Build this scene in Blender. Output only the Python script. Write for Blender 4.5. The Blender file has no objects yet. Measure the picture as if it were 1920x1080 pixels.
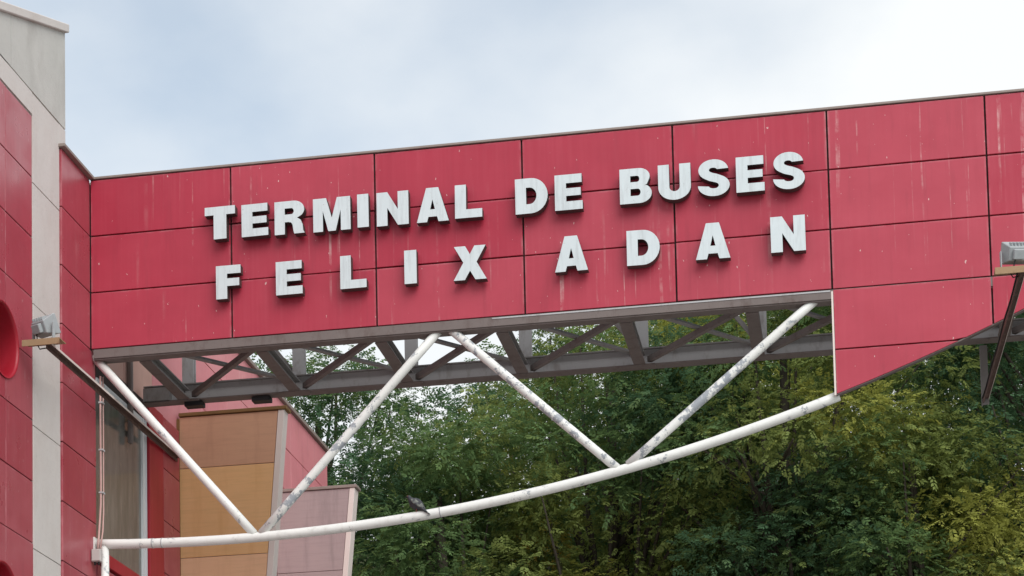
import bpy, bmesh, math, random
import numpy as np
from mathutils import Vector, Matrix

random.seed(7)
S = bpy.context.scene
COL = S.collection
R = math.radians

# ------------------------------------------------------------------ camera
CAM_LOC = Vector((7.721, -20.458, 1.6))
YAW, PITCH, ROLL = 0.1668, 0.0811, -0.0211
cam_d = bpy.data.cameras.new('camera')
cam_d.sensor_fit = 'HORIZONTAL'; cam_d.sensor_width = 36
cam_d.lens = 75.1
cam_d.shift_y = 0.6063            # rising-front lens: the verticals stay almost upright
cam_d.clip_start = 0.1; cam_d.clip_end = 3000
cam = bpy.data.objects.new('camera', cam_d); COL.objects.link(cam)
fwd = Vector((-math.sin(YAW) * math.cos(PITCH), math.cos(YAW) * math.cos(PITCH), math.sin(PITCH)))
ex = Vector((math.cos(YAW), math.sin(YAW), 0))
ez = ex.cross(fwd)
right = ex * math.cos(ROLL) + ez * math.sin(ROLL)
up = -ex * math.sin(ROLL) + ez * math.cos(ROLL)
m = Matrix((right, up, -fwd)).transposed().to_4x4(); m.translation = CAM_LOC
cam.matrix_world = m
S.camera = cam

# ------------------------------------------------------------------ sky and sun
SUN_DIR = Vector((0.42, -0.62, 0.66)).normalized()      # towards the sun
elev = math.asin(SUN_DIR.z); azim = math.atan2(SUN_DIR.x, SUN_DIR.y)
W = bpy.data.worlds.new('World'); S.world = W; W.use_nodes = True
nt = W.node_tree; nt.nodes.clear()
def wn(t, **k):
    n = nt.nodes.new(t)
    for a, v in k.items(): setattr(n, a, v)
    return n
sky = wn('ShaderNodeTexSky', sky_type='NISHITA', sun_disc=False)
sky.sun_elevation = elev; sky.sun_rotation = azim
sky.air_density = 1.0; sky.dust_density = 0.8; sky.ozone_density = 0.6
tc = wn('ShaderNodeTexCoord')
mp = wn('ShaderNodeMapping'); mp.inputs['Scale'].default_value = (1.0, 1.0, 1.6)
mp.inputs['Location'].default_value = (4.7, 2.2, 0.1)
n1 = wn('ShaderNodeTexNoise'); n1.inputs['Scale'].default_value = 2.4; n1.inputs['Detail'].default_value = 6; n1.inputs['Roughness'].default_value = 0.42
n1.inputs['Distortion'].default_value = 0.2
n2 = wn('ShaderNodeTexNoise'); n2.inputs['Scale'].default_value = 10; n2.inputs['Detail'].default_value = 8
add = wn('ShaderNodeMath', operation='MULTIPLY_ADD'); add.inputs[1].default_value = 0.26
ramp = wn('ShaderNodeValToRGB')
ramp.color_ramp.elements[0].position = 0.45; ramp.color_ramp.elements[0].color = (0.46, 0.46, 0.46, 1)
ramp.color_ramp.elements[1].position = 0.70; ramp.color_ramp.elements[1].color = (1, 1, 1, 1)
mix = wn('ShaderNodeMix', data_type='RGBA')
mix.inputs[7].default_value = (6.7, 6.9, 7.0, 1)
bg = wn('ShaderNodeBackground'); bg.inputs['Strength'].default_value = 0.1
wo = wn('ShaderNodeOutputWorld')
L = nt.links.new
L(tc.outputs['Generated'], mp.inputs['Vector']); L(mp.outputs[0], n1.inputs['Vector']); L(mp.outputs[0], n2.inputs['Vector'])
L(n2.outputs['Fac'], add.inputs[0]); L(n1.outputs['Fac'], add.inputs[2]); L(add.outputs[0], ramp.inputs[0])
L(ramp.outputs[0], mix.inputs[0]); tint = wn('ShaderNodeMix', data_type='RGBA', blend_type='MULTIPLY'); tint.inputs[0].default_value = 1; tint.inputs[7].default_value = (0.90, 1.10, 1.10, 1)
L(sky.outputs[0], tint.inputs[6]); L(tint.outputs[2], mix.inputs[6]); L(mix.outputs[2], bg.inputs[0]); L(bg.outputs[0], wo.inputs[0])

sd = bpy.data.lights.new('sun', 'SUN'); sd.energy = 1.5; sd.angle = R(45); sd.color = (1.0, 0.97, 0.93)
sun = bpy.data.objects.new('sun', sd); COL.objects.link(sun)
sun.rotation_euler = SUN_DIR.to_track_quat('Z', 'Y').to_euler(); sun.location = (-20, -30, 40)

S.view_settings.view_transform = 'Standard'; S.view_settings.look = 'None'
S.view_settings.exposure = 0.55; S.view_settings.gamma = 1
S.view_settings.use_curve_mapping = False

# ------------------------------------------------------------------ materials
class Mat:
    def __init__(s, name, rough=0.6, spec=0.4):
        s.m = bpy.data.materials.new(name); s.m.use_nodes = True
        s.t = s.m.node_tree; s.b = s.t.nodes['Principled BSDF']
        s.b.inputs['Roughness'].default_value = rough
        s.b.inputs['Specular IOR Level'].default_value = spec
        s.pos = s.n('ShaderNodeNewGeometry').outputs['Position']
    def n(s, t, **k):
        n = s.t.nodes.new(t)
        for a, v in k.items(): setattr(n, a, v)
        return n
    def l(s, a, b): s.t.links.new(a, b)
    def noise(s, scale=(1, 1, 1), sc=1.0, detail=4, rough=0.55, vec=None, dist=0.0, off=(0, 0, 0)):
        mp = s.n('ShaderNodeMapping'); mp.inputs['Scale'].default_value = scale; mp.inputs['Location'].default_value = off
        s.l(vec or s.pos, mp.inputs['Vector'])
        t = s.n('ShaderNodeTexNoise'); t.inputs['Scale'].default_value = sc; t.inputs['Detail'].default_value = detail
        t.inputs['Roughness'].default_value = rough; t.inputs['Distortion'].default_value = dist
        s.l(mp.outputs[0], t.inputs['Vector']); return t.outputs['Fac']
    def ramp(s, f, a, b, lo=0.0, hi=1.0):
        r = s.n('ShaderNodeMapRange'); r.clamp = True
        for i, v in enumerate((a, b, lo, hi)): r.inputs[1 + i].default_value = v
        s.l(f, r.inputs[0]); return r.outputs[0]
    def mul(s, a, b, op='MULTIPLY'):
        x = s.n('ShaderNodeMath', operation=op)
        for i, v in enumerate((a, b)):
            if isinstance(v, (int, float)): x.inputs[i].default_value = v
            else: s.l(v, x.inputs[i])
        return x.outputs[0]
    def mix(s, f, a, b, blend='MIX'):
        x = s.n('ShaderNodeMix', data_type='RGBA', blend_type=blend)
        for i, v in ((0, f), (6, a), (7, b)):
            if isinstance(v, (int, float)): x.inputs[i].default_value = v
            elif isinstance(v, tuple): x.inputs[i].default_value = (*v, 1)
            else: s.l(v, x.inputs[i])
        return x.outputs[2]
    def col(s, c):
        if isinstance(c, tuple): s.b.inputs['Base Color'].default_value = (*c, 1)
        else: s.l(c, s.b.inputs['Base Color'])
        return s
    def rough(s, f): s.l(f, s.b.inputs['Roughness']); return s
    def bump(s, f, st=0.2, d=0.01):
        b = s.n('ShaderNodeBump'); b.inputs['Strength'].default_value = st; b.inputs['Distance'].default_value = d
        s.l(f, b.inputs['Height']); s.l(b.outputs[0], s.b.inputs['Normal']); return s
    def rnd(s): return s.n('ShaderNodeObjectInfo').outputs['Random']

M = {}
def red_panel(name, base, pale, drip=1.0, rough=0.42, stretch=(1, 1, 1), spec=0.35):
    q = Mat(name, rough, spec)
    r = q.rnd()
    c = q.mix(q.ramp(r, 0, 1, 0.0, 0.55), base, pale)
    fine = q.noise((22, 22, 0.7), 1.0, 5, 0.6)                     # faint vertical weather streaks, in patches
    patch = q.noise((0.9, 0.9, 1.3), 1.0, 3, 0.5, off=(5, 2, 1))
    c = q.mix(q.mul(q.ramp(fine, 0.42, 0.75, 0, 0.42), q.ramp(patch, 0.35, 0.65, 0.15, 1.0)), c, pale)
    dirt = q.noise((9, 9, 0.8), 1.0, 6, 0.62, off=(1, 4, 2))
    c = q.mix(q.mul(q.ramp(dirt, 0.54, 0.74, 0, 0.45), q.ramp(patch, 0.65, 0.4)), c, tuple(v * 0.6 + 0.015 for v in base))
    cl = q.noise((1.2, 1.2, 1.6), 1.0, 4, 0.6)
    c = q.mix(q.ramp(cl, 0.35, 0.75, 0, 0.38), c, tuple(v * 0.72 for v in base))
    d = q.noise((17, 17, 0.35), 1.0, 3, 0.5, off=(3.1, 0, 0))      # lime runs
    brk = q.noise((5, 5, 4.5), 1.0, 5, 0.65); zone = q.noise((0.8, 0.8, 0.5), 1.0, 2, 0.5, off=(2.2, 7, 3))
    f = q.mul(q.mul(q.ramp(d, 0.60, 0.69), q.ramp(brk, 0.42, 0.62)), q.ramp(zone, 0.44, 0.60))
    c = q.mix(q.mul(f, 0.62 * drip), c, (0.76, 0.58, 0.55))
    sp = q.noise((9, 9, 5), 3.0, 2, 0.5)                           # small chips and droppings
    c = q.mix(q.mul(q.ramp(sp, 0.72, 0.745), 0.6 * drip), c, (0.75, 0.62, 0.58))
    # worn pale edge round each panel
    g = q.n('ShaderNodeTexCoord').outputs['Generated']
    sx = q.n('ShaderNodeSeparateXYZ'); q.l(g, sx.inputs[0])
    ax = sx.outputs['X'] if stretch[0] else sx.outputs['Y']
    e1 = q.ramp(q.mul(q.mul(ax, 0.5, 'SUBTRACT'), 0, 'ABSOLUTE') if False else ax, 0.985, 1.0)
    e0 = q.ramp(ax, 0.015, 0.0)
    ez_ = q.ramp(sx.outputs['Z'], 0.965, 1.0)
    e = q.mul(q.mul(e0, e1, 'MAXIMUM'), ez_, 'MAXIMUM')
    wear = q.noise((3, 3, 3), 2.0, 4, 0.6)
    c = q.mix(q.mul(q.mul(e, q.ramp(wear, 0.4, 0.7)), 0.35), c, (0.66, 0.36, 0.38))
    q.col(c)
    q.rough(q.ramp(q.noise((2, 2, 2), 1.5, 4), 0.3, 0.7, rough - 0.06, rough + 0.16))
    q.bump(q.noise((1.1, 1.1, 1.4), 1.0, 2), 0.25, 0.02)
    return q.m
M['panel'] = red_panel('red_cladding', (0.42, 0.025, 0.055), (0.52, 0.080, 0.115))
M['panel_wall'] = red_panel('red_wall_cladding', (0.38, 0.042, 0.066), (0.48, 0.13, 0.155), 0.35, 0.30, (0, 1, 1), 0.6)
M['panel_pink'] = red_panel('faded_pink_cladding', (0.70, 0.24, 0.27), (0.74, 0.34, 0.35), 0.3, 0.45, (0, 1, 1))
M['panel_beige'] = red_panel('faded_beige_cladding', (0.62, 0.36, 0.30), (0.66, 0.42, 0.36), 0.3, 0.5, (0, 1, 1))
q = Mat('deep_red_paint', 0.4); q.col(q.mix(q.ramp(q.noise((8, 8, 1), 1), 0.3, 0.7), (0.34, 0.010, 0.022), (0.40, 0.020, 0.038))); M['deep_red'] = q.m
q = Mat('dark_backing', 0.9); q.col((0.045, 0.030, 0.028)); M['backing'] = q.m

def concrete(name, a, b, stain):
    q = Mat(name, 0.85, 0.2)
    c = q.mix(q.noise((1.3, 1.3, 1.3), 1.6, 8, 0.62), a, b)
    st = q.noise((2.4, 2.4, 1.1), 1.0, 8, 0.68)
    c = q.mix(q.ramp(st, 0.48, 0.74, 0, 0.5), c, stain)
    fl = q.noise((1, 1, 1), 38, 4, 0.7)
    c = q.mix(q.ramp(fl, 0.58, 0.72, 0, 0.3), c, tuple(v * 0.5 for v in a))
    q.col(c); q.bump(q.noise((1, 1, 1), 30, 6, 0.7), 0.35, 0.01); return q.m
M['concrete'] = concrete('weathered_concrete', (0.62, 0.605, 0.57), (0.46, 0.45, 0.425), (0.33, 0.31, 0.285))
M['pillar'] = concrete('pale_pillar_concrete', (0.66, 0.615, 0.585), (0.58, 0.54, 0.515), (0.50, 0.43, 0.39))

def white_paint(name, lo, hi, chip=(0.24, 0.27, 0.32)):
    q = Mat(name, 0.42, 0.45)
    c = q.mix(q.noise((2, 2, 2), 2, 5), (0.86, 0.86, 0.83), (0.78, 0.78, 0.75))
    # dirt lies along the rain-sheltered side only as blotches of its own
    dt = q.noise((4, 4, 4), 3, 6, 0.65); c = q.mix(q.ramp(dt, 0.52, 0.75, 0, 0.35), c, (0.42, 0.40, 0.36))
    ch = q.noise((1, 1, 1), 12, 8, 0.72); big = q.noise((1, 1, 1), 1.5, 3, off=(1.7, 0, 4))
    f = q.ramp(q.mul(ch, q.ramp(big, 0.35, 0.65, -0.10, 0.09), 'ADD'), lo, hi)
    c = q.mix(q.mul(f, 0.8), c, chip)
    rs = q.noise((1, 1, 1), 16, 5, 0.6, off=(9, 1, 1)); c = q.mix(q.ramp(rs, 0.70, 0.76, 0, 0.7), c, (0.23, 0.13, 0.08))
    q.col(c); q.bump(f, 0.25, -0.003); return q.m
M['white'] = white_paint('white_tube_paint', 0.61, 0.66)
M['white_peel'] = white_paint('peeling_white_tube_paint', 0.525, 0.575)
def steel(name, a, b, rust):
    q = Mat(name, 0.7, 0.3)
    c = q.mix(q.noise((2, 2, 2), 2, 6, 0.6), a, b)
    c = q.mix(q.ramp(q.noise((6, 6, 3), 1.4, 7, 0.68), 0.52, 0.68, 0, 0.6), c, rust)
    q.col(c); q.bump(q.noise((1, 1, 1), 22, 4), 0.2, 0.004); return q.m
M['steel'] = steel('grey_primer_steel', (0.22, 0.205, 0.20), (0.30, 0.285, 0.28), (0.15, 0.115, 0.105))
M['steel_pale'] = steel('pale_primer_steel', (0.42, 0.42, 0.43), (0.52, 0.52, 0.53), (0.25, 0.215, 0.20))
M['steel_brown'] = steel('brown_primer_steel', (0.155, 0.125, 0.118), (0.21, 0.175, 0.165), (0.11, 0.075, 0.065))
M['rust'] = steel('rusty_plate', (0.42, 0.30, 0.18), (0.30, 0.17, 0.09), (0.13, 0.05, 0.03))
M['arm'] = steel('rusty_dark_angle', (0.09, 0.055, 0.05), (0.15, 0.09, 0.075), (0.26, 0.17, 0.13))
q = Mat('letter_face', 0.38, 0.4)
c = q.mix(q.noise((1, 1, 1), 5, 5), (0.68, 0.74, 0.76), (0.58, 0.64, 0.665))
c = q.mix(q.ramp(q.noise((24, 24, 2.2), 1, 6, 0.65), 0.48, 0.70, 0, 0.5), c, (0.42, 0.44, 0.45))
c = q.mix(q.ramp(q.noise((1, 1, 1), 30, 4, 0.7), 0.64, 0.72, 0, 0.5), c, (0.30, 0.28, 0.26)); q.col(c); M['letter'] = q.m
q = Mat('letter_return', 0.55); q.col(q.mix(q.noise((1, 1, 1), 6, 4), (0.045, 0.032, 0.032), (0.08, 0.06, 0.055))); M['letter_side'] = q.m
q = Mat('brown_coping', 0.6); q.col(q.mix(q.noise((5, 5, 5), 2, 5), (0.22, 0.17, 0.15), (0.33, 0.27, 0.24))); M['coping'] = q.m
q = Mat('pale_trim', 0.6); q.col(q.mix(q.noise((5, 5, 2), 2, 5), (0.80, 0.71, 0.66), (0.70, 0.60, 0.56))); M['trim'] = q.m
def board(name, a, b, stain):
    q = Mat(name, 0.6, 0.3)
    c = q.mix(q.noise((1.5, 1.5, 1.0), 1.5, 5, 0.6), a, b)
    gr = q.noise((3, 3, 45), 1, 4, 0.6); c = q.mix(q.ramp(gr, 0.45, 0.75, 0, 0.22), c, tuple(v * 0.6 for v in a))
    st = q.noise((7, 7, 0.9), 1, 6, 0.65, off=(0.4, 2, 0)); c = q.mix(q.ramp(st, 0.52, 0.72, 0, 0.5), c, stain)
    q.col(c); q.bump(gr, 0.15, 0.004)
    return q.m
M['board_brown'] = board('brown_board', (0.56, 0.31, 0.20), (0.62, 0.36, 0.23), (0.45, 0.24, 0.155))
M['board_ochre'] = board('ochre_board', (0.74, 0.43, 0.19), (0.80, 0.49, 0.25), (0.64, 0.34, 0.14))
M['board_peach'] = board('peach_board', (0.80, 0.47, 0.26), (0.82, 0.52, 0.34), (0.68, 0.39, 0.23))
M['board_mauve'] = board('mauve_board', (0.37, 0.285, 0.285), (0.43, 0.335, 0.33), (0.23, 0.185, 0.185))
q = Mat('olive_cap', 0.6); q.col(q.mix(q.noise((5, 5, 5), 2), (0.24, 0.13, 0.04), (0.16, 0.09, 0.035))); M['cap'] = q.m
q = Mat('white_frame', 0.35); q.col(q.mix(q.noise((6, 6, 1), 2), (0.78, 0.80, 0.82), (0.62, 0.65, 0.68))); M['frame'] = q.m
q = Mat('streaked_dark_glass', 0.10, 0.6)
c = q.mix(q.ramp(q.noise((5, 5, 1.2), 1.6, 6, 0.6), 0.4, 0.7), (0.13, 0.125, 0.115), (0.20, 0.19, 0.175))
c = q.mix(q.ramp(q.noise((1, 9, 2.4), 2.2, 5, 0.7), 0.60, 0.72, 0, 0.45), c, (0.40, 0.33, 0.25)); q.col(c); M['glass'] = q.m  # tan streaks mixed into the glass colour
q = Mat('grey_lamp_metal', 0.5, 0.4); q.col(q.mix(q.noise((1, 1, 1), 18, 5), (0.30, 0.32, 0.33), (0.42, 0.44, 0.45))); M['lamp'] = q.m
q = Mat('lamp_glass', 0.15); q.col((0.35, 0.38, 0.40)); M['lamp_glass'] = q.m
q = Mat('black_rubber', 0.6); q.col((0.02, 0.02, 0.022)); M['black'] = q.m
q = Mat('plastic_box', 0.5); q.col(q.mix(q.noise((1, 1, 1), 14, 4), (0.45, 0.40, 0.38), (0.56, 0.52, 0.50))); M['box'] = q.m
q = Mat('pink_conduit', 0.55); q.col(q.mix(q.noise((4, 4, 9), 2, 4), (0.50, 0.27, 0.25), (0.60, 0.42, 0.38))); M['conduit'] = q.m
q = Mat('bark', 0.9, 0.1); c = q.mix(q.noise((7, 7, 1.2), 2, 7, 0.65), (0.045, 0.036, 0.028), (0.10, 0.085, 0.07)); q.col(c); q.bump(q.noise((9, 9, 1.5), 2, 5), 0.6, 0.03); M['bark'] = q.m
q = Mat('feather_slate', 0.7); q.col(q.mix(q.noise((1, 1, 1), 40, 3), (0.028, 0.029, 0.036), (0.055, 0.057, 0.066))); M['feather'] = q.m
q = Mat('feather_pale', 0.7); q.col(q.mix(q.ramp(q.noise((1, 1, 1), 22, 3), 0.4, 0.6), (0.19, 0.20, 0.18), (0.045, 0.045, 0.052))); M['wing'] = q.m
q = Mat('bird_leg', 0.6); q.col((0.40, 0.10, 0.09)); M['leg'] = q.m
q = Mat('bounce_concrete', 0.9, 0.2); q.col(q.mix(q.noise((1, 1, 1), 0.5, 6), (0.27, 0.26, 0.245), (0.36, 0.35, 0.33))); M['bounce_ground'] = q.m  # unseen ground toned pale to bounce light up onto the undersides
q = Mat('hill_soil', 0.95, 0.1); q.col(q.mix(q.noise((1, 1, 1), 0.8, 6), (0.035, 0.045, 0.018), (0.06, 0.055, 0.03))); M['soil'] = q.m
q = Mat('render_grey', 0.85, 0.2); q.col(q.mix(q.noise((1, 1, 1), 0.9, 6), (0.34, 0.30, 0.28), (0.44, 0.40, 0.38))); M['render'] = q.m

def leaf_material():
    q = Mat('leaf', 0.7, 0.12)
    a = q.n('ShaderNodeAttribute', attribute_name='tint')
    q.col(a.outputs['Color'])
    tr = q.n('ShaderNodeBsdfTranslucent'); q.l(a.outputs['Color'], tr.inputs['Color'])
    mx = q.n('ShaderNodeMixShader'); mx.inputs[0].default_value = 0.45
    out = [n for n in q.t.nodes if n.type == 'OUTPUT_MATERIAL'][0]
    q.l(q.b.outputs[0], mx.inputs[1]); q.l(tr.outputs[0], mx.inputs[2]); q.l(mx.outputs[0], out.inputs[0])
    return q.m
M['leaf'] = leaf_material()

# ------------------------------------------------------------------ building blocks
WL = {}                                # world location of every object that parents others
def tag(o, label=None, cat=None, group=None, kind=None):
    for k, v in (('label', label), ('category', cat), ('group', group), ('kind', kind)):
        if v: o[k] = v
    return o
def adopt(o, parent):
    if parent is not None:
        o.parent = parent
        o.matrix_parent_inverse = Matrix.Translation(-WL[parent.name])
def empty(name, loc, label, cat, group=None):
    o = bpy.data.objects.new(name, None); o.empty_display_size = 0.3
    o.location = loc; COL.objects.link(o); WL[o.name] = Vector(loc)
    return tag(o, label, cat, group)

class MB:
    def __init__(s): s.v = []; s.f = []; s.sm = []
    def add(s, vs, fs, smooth=False, mat=None):
        k = len(s.v)
        s.v += [(mat @ Vector(p)) if mat else Vector(p) for p in vs]
        s.f += [tuple(i + k for i in f) for f in fs]; s.sm += [smooth] * len(fs); return s
    def box(s, x0, x1, y0, y1, z0, z1, mat=None):
        vs = [(x, y, z) for z in (z0, z1) for y in (y0, y1) for x in (x0, x1)]
        return s.add(vs, [(0, 2, 3, 1), (4, 5, 7, 6), (0, 1, 5, 4), (2, 6, 7, 3), (0, 4, 6, 2), (1, 3, 7, 5)], False, mat)
    def prism(s, poly, a0, a1, axis='y', mat=None):
        """poly: outline in the two other axes, extruded along axis"""
        P = {'y': lambda p, a: (p[0], a, p[1]), 'x': lambda p, a: (a, p[0], p[1]), 'z': lambda p, a: (p[0], p[1], a)}[axis]
        n = len(poly)
        vs = [P(p, a0) for p in poly] + [P(p, a1) for p in poly]
        fs = [tuple(range(n)), tuple(range(2 * n - 1, n - 1, -1))] + [(i, i + n, (i + 1) % n + n, (i + 1) % n) for i in range(n)]
        return s.add(vs, fs, False, mat)
    def tube(s, pts, r, n=14, caps=True, mat=None):
        pts = [Vector(p) for p in pts]; rs = r if isinstance(r, (list, tuple)) else [r] * len(pts)
        vs = []; fs = []; ref = None
        for i, p in enumerate(pts):
            t = (pts[min(i + 1, len(pts) - 1)] - pts[max(i - 1, 0)]).normalized()
            if ref is None: ref = Vector((0, 0, 1)) if abs(t.z) < 0.9 else Vector((1, 0, 0))
            a = (ref - t * ref.dot(t)).normalized(); ref = a; b = t.cross(a)
            vs += [p + (a * math.cos(2 * math.pi * k / n) + b * math.sin(2 * math.pi * k / n)) * rs[i] for k in range(n)]
        for i in range(len(pts) - 1):
            fs += [(i * n + k, i * n + (k + 1) % n, (i + 1) * n + (k + 1) % n, (i + 1) * n + k) for k in range(n)]
        s.add(vs, fs, True, mat)
        if caps:
            k0 = len(s.v) - len(vs)
            s.f += [tuple(k0 + k for k in range(n - 1, -1, -1)), tuple(k0 + len(vs) - n + k for k in range(n))]; s.sm += [False, False]
        return s
    def section(s, p0, p1, prof, upv=(0, 0, 1)):
        """straight member from p0 to p1 with the closed profile prof [(side, up), ...]"""
        p0 = Vector(p0); p1 = Vector(p1); t = (p1 - p0).normalized(); u = Vector(upv)
        a = t.cross(u).normalized(); u = a.cross(t); n = len(prof)
        vs = [p + a * q[0] + u * q[1] for p in (p0, p1) for q in prof]
        fs = [tuple(range(n)), tuple(range(2 * n - 1, n - 1, -1))] + [(i, i + n, (i + 1) % n + n, (i + 1) % n) for i in range(n)]
        return s.add(vs, fs)
    def build(s, name, mat, parent=None, label=None, cat=None, group=None, kind=None, bevel=0.0, mesh_only=False):
        lo = Vector([min(p[i] for p in s.v) for i in range(3)]); hi = Vector([max(p[i] for p in s.v) for i in range(3)])
        c = (lo + hi) / 2
        me = bpy.data.meshes.new(name)
        me.from_pydata([tuple(p - c) for p in s.v], [], s.f)
        me.polygons.foreach_set('use_smooth', s.sm)
        bm = bmesh.new(); bm.from_mesh(me)
        bmesh.ops.recalc_face_normals(bm, faces=bm.faces)
        if bevel: bmesh.ops.bevel(bm, geom=[e for e in bm.edges if e.calc_face_angle(0) > 0.5], offset=bevel, segments=1, affect='EDGES')
        bm.to_mesh(me); bm.free()
        me.materials.append(M[mat] if isinstance(mat, str) else mat)
        o = bpy.data.objects.new(name, me); o.location = c; COL.objects.link(o)
        WL[o.name] = c.copy(); adopt(o, parent)
        return tag(o, label, cat, group, kind)
def again(o, loc, parent):                # a further piece that shares mesh data
    c = o.copy(); COL.objects.link(c); c.location = loc; WL[c.name] = Vector(loc)
    if parent is not None: c.parent = parent; c.matrix_parent_inverse = Matrix.Translation(-WL[parent.name])
    return c
def I_PROF(w, h, t=0.012):
    return [(-w/2, -h/2), (w/2, -h/2), (w/2, -h/2+t), (t/2, -h/2+t), (t/2, h/2-t), (w/2, h/2-t), (w/2, h/2), (-w/2, h/2), (-w/2, h/2-t), (-t/2, h/2-t), (-t/2, -h/2+t), (-w/2, -h/2+t)]
def L_PROF(w, h, t=0.01):
    return [(0, 0), (w, 0), (w, t), (t, t), (t, h), (0, h)]
def RECT(w, h): return [(-w/2, -h/2), (w/2, -h/2), (w/2, h/2), (-w/2, h/2)]
def jig(a): return random.uniform(-a, a)

ZT = 11.014; RH = 0.6; CW = 1.5119       # top of the sign, panel row height, panel column width
ZB = ZT - 3 * RH
ARC_X, ARC_Z, ARC_R = 1.30, 7.157, 19.8
def arc_z(x): return ARC_Z + ARC_R - math.sqrt(ARC_R ** 2 - (x - ARC_X) ** 2)

# ------------------------------------------------------------------ ground, hill
g = MB().add([(-1500, -1500, 0), (1500, -1500, 0), (1500, 1500, 0), (-1500, 1500, 0)], [(0, 1, 2, 3)])
g.build('ground', 'bounce_ground', kind='structure')
vs = []; fs = []; NX, NY = 60, 40
def hill_z(x, y):
    t = max(0.0, min(1.0, (y - 12) / 44)); t = t * t * (3 - 2 * t)
    return -0.15 + t * 22.0 + 0.5 * math.sin(x * 0.21 + y * 0.13) * t + 0.3 * math.sin(x * 0.57 - y * 0.31) * t
for j in range(NY + 1):
    for i in range(NX + 1):
        x = -70 + 160 * i / NX; y = 11 + 110 * j / NY; vs.append((x, y, hill_z(x, y)))
for j in range(NY):
    for i in range(NX): a = j * (NX + 1) + i; fs.append((a, a + 1, a + NX + 2, a + NX + 1))
g = MB(); g.add(vs, fs, True); g.build('hill', 'soil', kind='structure')

# ------------------------------------------------------------------ the sign bridge
bridge = empty('sign_bridge', (5.5, 0.8, 0), 'red panelled footbridge truss with white tubular arch below the lettering', 'bridge')
XR = 8 * CW
# dark substructure behind the cladding (its outline follows the arch on the right)
X5 = 5 * CW
xs = [X5 + (XR - X5) * k / 14 for k in range(15)]
low = [(x, min(arc_z(x), ZB)) for x in xs]
poly = [(0.012, ZT - 0.01), (0.012, ZB + 0.01), (X5 + 0.012, ZB + 0.01)] + [(x + (0.012 if k == 0 else 0), z + 0.012) for k, (x, z) in enumerate(low)] + [(XR, ZT - 0.01)]
fascia = MB().prism(poly, 0.032, 0.075).build('fascia', 'backing', bridge)
GAP = 0.0088
first = None
for i in range(8):
    for j in range(3):
        cx, cz = (i + 0.5) * CW, ZT - (j + 0.5) * RH
        if first is None:
            first = MB().box(GAP, CW - GAP, 0.0, 0.028, ZT - RH + GAP * 0.8, ZT - GAP * 0.8).build('panel', 'panel', fascia, bevel=0.003)
            p = first
        else: p = again(first, (cx, 0.014, cz), fascia)
        p.location.y = 0.014 + jig(0.0025); p.location.z = cz + jig(0.0015)
        p.rotation_euler = (jig(0.004), jig(0.0009), jig(0.0018))
# cladding below the chord, cut to the arch
for i in range(5, 8):
    for j in range(3, 6):
        x0, x1 = i * CW, (i + 1) * CW; z1 = ZT - j * RH; z0 = z1 - RH
        pts = []
        for k in range(13):
            x = x0 + GAP + (x1 - x0 - 2 * GAP) * k / 12
            z = max(z0 + GAP * 0.8, arc_z(x))
            if z < z1 - 0.02: pts.append((x, z))
        if len(pts) < 2: continue
        t1 = z1 - GAP * 0.8
        out = list(pts)
        if pts[-1][0] < x1 - 2 * GAP:       # the arch meets the joint inside this column
            xe = ARC_X + math.sqrt(max(0, ARC_R ** 2 - (ARC_Z + ARC_R - t1) ** 2)); out.append((min(xe, x1 - GAP), t1))
        else: out.append((pts[-1][0], t1))
        out.append((pts[0][0], t1))
        MB().prism(out, 0.0 + jig(0.002), 0.028).build('panel', 'panel', fascia, bevel=0.002)
# pale edge trim on the open end of the lower cladding
MB().box(X5 - 0.012, X5 + 0.006, 0.001, 0.09, arc_z(X5) - 0.01, ZB - 0.02).build('edge_trim', 'trim', bridge)
# edge angle along the arch
g = MB()
for k in range(14):
    a, b = low[k], low[k + 1]
    if a[1] >= ZB - 0.001: break
    g.section((a[0], 0.045, a[1] - 0.004), (b[0], 0.045, b[1] - 0.004), RECT(0.07, 0.012))
g.build('arch_edge', 'steel_brown', bridge)
MB().box(0.0, XR, -0.014, 0.11, ZT + 0.002, ZT + 0.026).build('coping', 'coping', bridge, bevel=0.003)
# front bottom chord: a channel whose soffit shows below the cladding
g = MB(); g.box(0.03, XR, 0.002, 0.016, ZB - 0.095, ZB - 0.004); g.box(0.03, XR, 0.016, 0.15, ZB - 0.109, ZB - 0.095); g.box(0.03, XR, 0.14, 0.152, ZB - 0.095, ZB + 0.06)
g.build('bottom_chord', 'steel_brown', bridge)
MB().box(4.2, X5 - 0.02, -0.003, 0.001, ZB - 0.024, ZB - 0.010).build('drip_flashing', 'steel_pale', bridge)
# front top chord behind the cladding
MB().section((0.03, 0.14, ZT - 0.12), (XR, 0.14, ZT - 0.12), I_PROF(0.12, 0.16)).build('top_chord', 'steel', bridge)
for i in range(7):
    x = 0.52 + 1.25 * i
    MB().section((x, 0.13, ZB), (x, 0.13, ZT - 0.2), RECT(0.08, 0.08), (0, 1, 0)).build('front_post', 'steel', bridge)
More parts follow.
